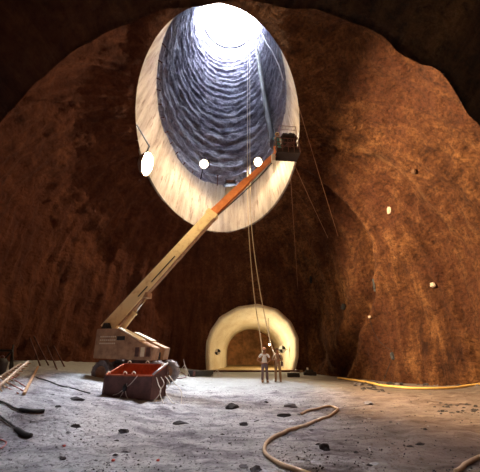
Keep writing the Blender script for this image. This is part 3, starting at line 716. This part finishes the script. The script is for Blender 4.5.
# collar studs and rim clutter
def stud(px, py, s):
    p = shaft_pt(th_near(px, py, s), s); out = (cc+ax*s-p).normalized()
    bm = NB(); tube(bm, [(0,0,0), out*.3+ax*.05], .035, 6); tube(bm, [out*.28, out*.34], .06, 6); o = link('anchor_stud', bm, M['rust'], None, False, p)
    return tag(o, 'short rusty anchor stud on the inner rim of the concrete collar', 'stud', 'anchor studs around the collar rim')
for px, py in ((163,44),(157,60),(155,78),(155,90),(157,104),(160,118),(165,133),(171,144),(178,153),(186,163),(194,171)): stud(px, py, S_IN-.02)
p = shaft_pt(th_near(231, 187, S_IN), S_IN)
t = thing('winch', 'dark winch on the collar rim between the two smaller floodlights', 'winch', p)
bm = NB(); tube(bm, [(-.45,-.1,.35), (.45,-.1,.35)], .26, 16); link('winch_drum', bm, M['rust'], t, True)
bm = NB()
for x in (-.5,.5): box(bm, (x,-.1,.3), (.08,.6,.7), bevel=.02)
box(bm, (0,-.1,.03), (1.3,.7,.08)); link('winch_frame', bm, M['black'], t)
bm = NB(); lump(bm, (.62,-.1,.25), (.25,.25,.25), 2, 2); link('winch_motor', bm, M['mauve'], t, True)
p = shaft_pt(th_near(217, 187, S_IN), S_IN)
bm = NB(); tube(bm, [(0,0,-.1), (0,0,1.25)], .05, 8); tube(bm, [(-.12,0,1.25), (.12,0,1.25)], .04, 6); tag(link('marker_post', bm, M['rust'], None, False, p), 'thin rusty post on the collar rim beside the winch', 'post')
# ------------------------------------------------------------------ ground things, right and centre
def ground_path(pxs, r, n=8, lift=0):
    pts = spline([floor_at(x, y) for x, y in pxs], n); zs = [fz(p.x, p.y) for p in pts]; m = len(zs)
    return [V(p.x, p.y, .4*zs[i]+.6*sum(zs[max(0,i-4):i+5])/len(zs[max(0,i-4):i+5])+r*1.1+lift) for i, p in enumerate(pts)]
rope('hose', ground_path([(301,415.5),(311,411),(322,408.5),(332,408),(338,410),(334,414),(324,419),(312,424),(296,430),(280,436),(269,443),(264.5,450),(267,458),(277,465),(292,471),(312,479)], .035), .036, M['hose'], 'tan rubber hose snaking in an S across the foreground floor', 'hose')
rope('hose', ground_path([(338,379),(352,381),(366,383),(381,386.5),(395,388),(412,389.5),(440,389.5),(465,387.5),(484,385)], .06), .06, M['hose_y'], 'yellow air hose lying along the foot of the right wall', 'hose')
rope('hose', ground_path([(456,474),(464,468),(472,463),(486,456)], .032), .032, M['hose'], 'short stretch of tan hose in the bottom right corner', 'hose')
rope('hose', ground_path([(-6,400),(2,403.5),(10,407),(20,411),(30,412.5),(44,412.5)], .03), [.022]*24+[.05]*17, M['hose_k'], 'black hose with thick end lying below the ladder', 'hose')
rope('hose', ground_path([(-6,412),(2,419),(10,426),(18,432),(24,436),(30,438)], .03), [.018]*22+[.05]*19, M['hose_k'], 'black hose with knobbed coupling, nearest the bottom left', 'hose')
rope('hose', ground_path([(-5,440),(2,441),(6,444),(2,448),(-4,449)], .012), .012, M['redpipe'], 'thin red hose loop at the left edge of the floor', 'hose')
rope('air_line', ground_path([(34,377),(48,381.5),(62,386),(78,391),(90,394)], .02), .02, M['hose_k'], 'thin dark line running from the ladder towards the skip', 'cable')
# ladder lying over the talus
def gp(px, py, lift=0): p = floor_at(px, py); return p+V(0,0,lift)
t = thing('timber_ladder', 'pale timber ladder with many rungs lying on the left bank', 'ladder', gp(10, 377)); o0 = t.location
g0 = gp(-8, 385, .08); g1 = gp(-3, 390, .06)
ra0, ra1 = g0-o0, at_y(20.7, 364.3, g0.y+1.3)-o0; rb0, rb1 = g1-o0, at_y(28, 362, g1.y+1.7)-o0
for a_, b_ in ((ra0,ra1),(rb0,rb1)):
    bm = NB(); beam(bm, a_, b_, .07, .09); link('rail', bm, M['lath'], t)
for k in range(10):
    f_ = .05+k*.1; s = ra0.lerp(ra1, f_); e_ = rb0.lerp(rb1, f_); dd = (e_-s)
    bm = NB(); tube(bm, [s-dd*.05, e_+dd*.55+V(0,0,-.05)], .018, 6); link('rung', bm, M['wood'], t)
bm = NB(); beam(bm, gp(23.5,396,.06)-gp(23.5,396), gp(37,371.5,.12)-gp(23.5,396), .08, .08); tag(link('timber_post', bm, M['wood'], None, False, gp(23.5,396)), 'orange-brown timber batten lying across the right end of the ladder', 'timber')
rope('steel_rod', [gp(-4,390,.12), gp(17,379.5,.14)], .025, M['redpipe'], 'dull red steel rod lying under the ladder', 'rod')
for i, (a_, b_) in enumerate((((2,386),(18,395)),((8,384),(26,394)),((14,381),(27,389)))):
    rope('steel_rod', [gp(*a_,.04), gp(*b_,.04)], .016, M['redpipe'], 'thin rusty rod poking out from under the ladder', 'rod', 'thin rods under the ladder')
# tripod drill and drum at far left
c0 = gp(0, 373); t = thing('tripod_drill', 'black tripod drill rig cut off by the left edge', 'drill', c0)
bm = NB(); tube(bm, [V(-.3,0,.82), V(.35,-.05,.80)], .05, 8); link('drill_barrel', bm, M['black'], t)
ft = [(12.5,364,.38), (-5,376,0), (17,368,0)]
for dx, dy, tz in ((.20,.1,1.05),(-.35,.2,0),(.65,-.15,.0)):
    zb = fz(c0.x+dx, c0.y+dy)-c0.z if tz < 1 else tz
    bm = NB(); tube(bm, [V(.3,0,.82), V(dx,dy,zb)], .035, 8); link('leg', bm, M['black'], t)
zb = fz(c0.x+.42, c0.y)-c0.z; bm = NB(); tube(bm, [V(.3,0,.8), V(.42,0,zb)], .05, 8); link('leg', bm, M['black'], t)
c0 = gp(-3.5, 378); t = thing('black_drum', 'black rounded drum with a domed top at the left edge beside the ladder', 'drum', c0)
bm = NB(); pr = [(.0,0),(.22,0),(.25,.05),(.25,.5),(.22,.62),(.15,.70),(.0,.72)]; n = 18
rows = [[bm.verts.new((max(r_,.002)*math.cos(2*PI*k/n), max(r_,.002)*math.sin(2*PI*k/n), z_)) for k in range(n)] for r_, z_ in pr]
for i in range(len(rows)-1):
    for k in range(n): bm.faces.new((rows[i][k], rows[i][(k+1)%n], rows[i+1][(k+1)%n], rows[i+1][k]))
link('drum_body', bm, M['hose_k'], t, True)
bm = NB(); tube(bm, [(.1*math.cos(k*PI/5), 0, .7+.1*math.sin(k*PI/5)) for k in range(6)], .02, 6); link('drum_handle', bm, M['mauve'], t, True)
# rods leaning against the left wall foot
bpy.context.view_layer.update()
for px, py, qx, qy in ((64,369,54,346),(57,370,47,346),(48,368,34,336),(40,367,30,338)):
    a_ = gp(px, py, .02); w = wallhit(qx, qy, .06)
    rope('leaning_rod', [a_, w], .035, M['rust'], 'long rusty rod leaning against the foot of the left wall', 'rod', 'rods leaning on the left wall')
# beam, stands and tangle left of the tunnel
c0 = gp(202, 374.0); a_ = gp(190,376.5); b_ = gp(211,376)
t = thing('timber_beam', 'long black beam lying left of the tunnel mouth', 'beam', a_)
bm = NB(); beam(bm, V(0,0,.19), b_-a_+V(0,0,.19), .4, .36); bmesh.ops.bevel(bm, geom=bm.edges[:], offset=.03, segments=1, affect='EDGES'); link('beam_body', bm, M['black'], t)
bm = NB(); beam(bm, V(.2,-.21,.2), V(.35,-.21,.2), .03, .3); link('beam_strap', bm, M['rust'], t)
for i, (px, lab) in enumerate(((184,'thin pale wire stand between the boom lift and the black beam'),(217,'pale tripod stand at the left foot of the tunnel mouth'))):
    c0 = gp(px, 377); t = thing('wire_stand', lab, 'stand', c0)
    for dx, dy in ((-.42,0),(.42,-.1),(.05,.4)):
        zb = fz(c0.x+dx, c0.y+dy)-c0.z; bm = NB(); tube(bm, [V(0,0,.45 if i else .7), V(dx,dy,zb)], .015, 6); link('leg', bm, M['wire'], t)
    bm = NB(); tube(bm, [V(0,0,.43 if i else .68), V(-.1 if i == 0 else .03,0,.5 if i else 1.0)], .02, 6); link('stem', bm, M['wire'], t)
rope('hose', ground_path([(170,371),(175,376),(181,373),(186,377),(178,379),(172,376)], .03), .03, M['mauve'], 'mauve hose coiled on the floor right of the boom lift wheels', 'hose')
for px, lab in ((310,'small dark pump with a pale cap on the floor right of the tunnel'),):
    c0 = gp(px, 375.5); t = thing('pump', lab, 'pump', c0)
    bm = NB(); box(bm, (0,0,.12), (.9,.35,.24), bevel=.04); tube(bm, [(-.3,0,.26), (.25,0,.26)], .13, 12); link('pump_body', bm, M['black'], t)
    bm = NB(); tube(bm, [(-.15,0,.36), (-.15,0,.52)], .07, 10); link('pump_cap', bm, M['tgt_w'], t)
c0 = gp(293.5, 377); t = thing('tool_box', 'low dark tool box beside the right foot of the tunnel mouth', 'box', c0)
bm = NB(); box(bm, (0,0,.12), (.8,.4,.26), bevel=.03); link('box_body', bm, M['black'], t); bm = NB(); tube(bm, [(-.2,0,.25),(-.2,0,.33),(.2,0,.33),(.2,0,.25)], .015, 6); link('handle', bm, M['wire'], t)
# ------------------------------------------------------------------ stones stuck on the right wall
def on_wall(px, py, s, m, label, seed, name='rock_block'):
    p = wallhit(px, py, .02); bm = NB(); r = bmesh.ops.create_cube(bm, size=2)
    bmesh.ops.bevel(bm, geom=bm.edges[:], offset=.35, segments=2, affect='EDGES')
    for v in bm.verts: v.co = V(v.co.x*s[0], v.co.y*s[1], v.co.z*s[2])*(1+.25*noise.noise(v.co*1.3+V(seed,0,0)))
    o = link(name, bm, m, None, False, p); o.rotation_euler = (0, .2*math.sin(seed), -.9); return tag(o, label, 'rock')
on_wall(389.5,210.5,(.13,.16,.24), M['pale_block'], 'pale stone block stuck on the upper right wall', 1)
on_wall(344,307,(.17,.2,.22), M['black'], 'dark split stone on the right wall left of the deep fold', 2)
on_wall(375,284,(.12,.2,.55), M['black'], 'tall dark slab of rock in the deep fold of the right wall', 3)
on_wall(433,285,(.14,.15,.14), M['pale_block'], 'small pale stone on the right wall, farthest right', 4)
on_wall(370,317,(.09,.12,.09), M['pale_block'], 'tiny pale stone on the right wall just below the dark slab', 5)
on_wall(393,356,(.12,.15,.24), M['black'], 'dark pointed stone low on the right wall above the hose', 6)
on_wall(414,172,(.12,.15,.14), M['mud'], 'brown stone knob on the upper right wall above the pale block', 7)
on_wall(311,279,(.09,.12,.36), M['black'], 'narrow black sliver of rock on the wall right of the ropes', 8)
w = [wallhit(px, py, .04) for px, py in ((370,320),(374,332),(381,343),(392,351))]; rope('wall_wire', spline(w, 5), .014, M['hose_k'], 'thin dark wire from the tiny pale stone down to the pointed stone', 'wire')
w = [wallhit(px, py, .04) for px, py in ((391,361),(387,371),(384,380))]; rope('wall_wire', spline(w, 5), .014, M['hose_k'], 'thin dark wire from the pointed stone down to the floor hose', 'wire')
# ------------------------------------------------------------------ loose rock
def rock_mesh(seed, m):
    bm = NB(); bmesh.ops.create_icosphere(bm, subdivisions=2, radius=1)
    for v in bm.verts:
        n = v.co.normalized(); k = 1+.55*noise.noise(n*1.2+V(seed,seed*2,0))+.2*noise.noise(n*3.1+V(0,seed,0)); q = noise.voronoi(n*1.3+V(seed,0,seed))[0]; k *= .75+.6*q[0]; v.co = n*k*.95; v.co.z = max(v.co.z*.62, -.35)
    me = bpy.data.meshes.new('rock_fragment'); bm.to_mesh(me); bm.free(); me.materials.append(m); return me
rm_ = {k: [rock_mesh(i*1.7+j*9, M[k]) for i in range(5)] for j, k in enumerate(('dark_rock','mid_rock','pale_rock'))}
def rock(px, py, wpx, kind, label, group=None, asp=.55, h=.5, rz=None, name='rock_fragment'):
    p = floor_at(px, py); d = p.y*ct+(p.z-CAM_Z)*st; w = wpx/F_PX*d/2
    if p.y > 22: return
    o = bpy.data.objects.new(name, random.choice(rm_[kind])); C.objects.link(o)
    o.scale = (w, w*asp*1.3, w*h*1.35); o.rotation_euler = (0, 0, random.uniform(-.35,.35) if rz is None else rz); o.location = (p.x, p.y, p.z+w*h*.18); tag(o, label, 'rock', group); return o
rock(256,471,13,'dark_rock','large dark rock at the bottom edge left of the tan hose',None,.6,.6)
rock(243,467,9,'mid_rock','grey rock at the bottom edge just left of the large dark one')
rock(126,452,9,'mid_rock','grey flat rock in the left foreground beside a dark one')
rock(124,432,11,'dark_rock','dark elongated rock in the foreground below the skip')
rock(76,427,10,'dark_rock','dark curved rock left of centre in the left foreground',None,.4)
rock(76,400,15,'dark_rock','long dark slab of rock on the left bank left of the skip',None,.35,.35)
rock(58,407,7,'dark_rock','dark rock on the left bank below the ladder tip')
rock(180,424,14,'dark_rock','long dark rock in the middle of the floor left of the hose',None,.35,.35)
rock(63,459,8,'dark_rock','dark rock with a white patch in the bottom left foreground')
rock(61,455,5,'pale_rock','small white stone on the dark rock in the bottom left')
rock(232,408,11,'dark_rock','dark heap of rock on the floor in front of the people',None,.6,.7)
rock(291,407,15,'mid_rock','long log-like grey rock just beyond the hose end',None,.25,.4,.1)
rock(285,416.5,18,'dark_rock','long dark slab at the very tip of the tan hose',None,.25,.3,.15)
rock(257,422,6,'dark_rock','square dark rock left of the long slab by the hose')
rock(244,425,10,'dark_rock','dark rock farthest left in the row beside the hose')
rock(325,449,12,'dark_rock','black jagged clump of rock inside the bend of the tan hose',None,.7,.8)
rock(319,445,6,'dark_rock','small black rock touching the jagged clump by the hose bend')
rock(421,445,9,'dark_rock','dark flat rock on the brown mud in the right foreground',None,.4,.4)
rock(410,447,6,'dark_rock','small dark rock left of the flat one on the brown mud')
rock(368,404,9,'mid_rock','grey rock at the edge of the pale floor in front of the fold')
rock(375,464,10,'pale_rock','pale flat stone in the right foreground near the bottom edge',None,.4,.3)
rock(440,374.5+11,8,'mid_rock','brown-grey stone beside the yellow hose at the right wall')
rock(65,446,2.6,'pale_rock','tiny pale chip above the bottom left dark rock')
for px, py, lab in ((64,446.5,'tiny red scrap on the floor in the left foreground'),(113,461,'tiny red scrap on the floor near the bottom edge, left of centre'),(158,461,'tiny red scrap on the floor near the bottom edge, below the skip')):
    p = floor_at(px, py); bm = NB(); lump(bm, (0,0,.01), (.035,.03,.02), px, 1); tag(link('plastic_scrap', bm, M['red'], None, False, p), lab, 'scrap')
G1 = 'loose dark rock fragments on the floor'; L1_ = 'small dark angular rock fragment lying loose on the dusty grey floor'
G2 = 'loose grey rock fragments on the floor'; L2_ = 'small grey rock fragment lying loose on the dusty grey floor'
G3 = 'loose pale rock fragments on the floor'; L3_ = 'small pale rock fragment lying loose on the dusty grey floor'
for i in range(165):
    py = 386+86*random.random()**1.25; px = random.uniform(-2, 482)
    if 100 < px < 160 and py < 405: continue
    k = random.random(); kind, lab, g = ('dark_rock', L1_, G1) if k < .6 else (('mid_rock', L2_, G2) if k < .85 else ('pale_rock', L3_, G3))
    rock(px, py, random.choice((.9,1.2,1.5,2,3.2))*random.uniform(.7,1.3)*(.6+(py-380)/70), kind, lab, g, random.uniform(.35,.7), random.uniform(.3,.6))
for i in range(40):   # dark rows of broken rock along the right
    t_ = random.random(); px = 440+40*t_+random.gauss(0,4); py = random.choice((404+3*(1-t_), 413-2*t_))+random.gauss(0,1.0)
    rock(px, py, random.uniform(2,5), 'dark_rock', 'dark rock piece in the rows of broken rock at the right edge', 'dark rock pieces in rows at the right edge', .5, .5)
for i in range(40):   # debris along the right wall foot
    px = random.uniform(355, 480); py = 384.5+random.gauss(0,.9)-(px-420)*.008
    rock(px, py, random.uniform(2.5,7), 'mid_rock' if random.random() < .4 else 'dark_rock', 'rock rubble piece at the foot of the right wall behind the yellow hose', 'rubble pieces at the foot of the right wall', .7, .6)
for i in range(14):
    px = random.uniform(362, 385); rock(px, 389.5+random.gauss(0,1.4), random.uniform(3,6), 'dark_rock', 'dark rubble piece in the small pile in front of the yellow hose', 'dark rubble pile before the yellow hose', .6, .5)
vs_g = []; fs_g = []   # uncountable grit between the stones
rg = random.Random(5)
for i in range(1500):
    py = 383+92*rg.random()**1.1; px = rg.uniform(-5, 485)
    if noise.noise(V(px*.02, py*.05, 4)) < -.12 and rg.random() < .8: continue
    p = floor_at(px, py); d = p.y*ct+(p.z-CAM_Z)*st; w_ = rg.uniform(.35, 1.1)*(.7+(py-380)/80)/F_PX*d*.8
    if p.y > 22 or abs(p.x) > 12: continue
    a0 = rg.uniform(-.6,.6); b0 = len(vs_g)
    for k in range(6):
        q = 2*PI*k/6; rr = w_*rg.uniform(.7,1.2); x_ = rr*math.cos(q); y_ = rr*math.sin(q)*.8
        vs_g.append((p.x+x_*math.cos(a0)-y_*math.sin(a0), p.y+x_*math.sin(a0)+y_*math.cos(a0), p.z-.01))
    for k in range(3): q = 2*PI*k/3+a0; vs_g.append((p.x+.45*w_*math.cos(q), p.y+.45*w_*math.sin(q), p.z+w_*rg.uniform(.3,.7)))
    for k in range(3):
        t0 = b0+6+k; t1 = b0+6+(k+1)%3; fs_g += [(b0+2*k, b0+2*k+1, t0), (b0+2*k+1, b0+(2*k+2)%6, t1), (b0+2*k+1, t1, t0)]
    fs_g.append((b0+6, b0+7, b0+8))
gr = rawmesh('rock_grit', vs_g, fs_g, M['dark_rock'], None, False); gr['kind'] = 'stuff'; tag(gr, 'dark grit and small stone chips strewn over the whole dusty floor', 'grit')
# ------------------------------------------------------------------ light and world
w = bpy.data.worlds.new('world'); bpy.context.scene.world = w; w.use_nodes = True
bg = w.node_tree.nodes['Background']; bg.inputs[0].default_value = (.80, .88, 1, 1); bg.inputs[1].default_value = 105
sun = bpy.data.lights.new('sun', 'SUN'); sun.energy = 8.5; sun.angle = math.radians(8); sun.color = (.86, .92, 1)
so = bpy.data.objects.new('sun', sun); C.objects.link(so); so.location = (0,0,80)
so.rotation_euler = (-(ax+V(.03,-.05,0)).normalized()).to_track_quat('-Z', 'Y').to_euler()
vs_ = bpy.context.scene.view_settings; vs_.view_transform = 'Standard'; vs_.look = 'None'; vs_.exposure = 0; vs_.gamma = 1
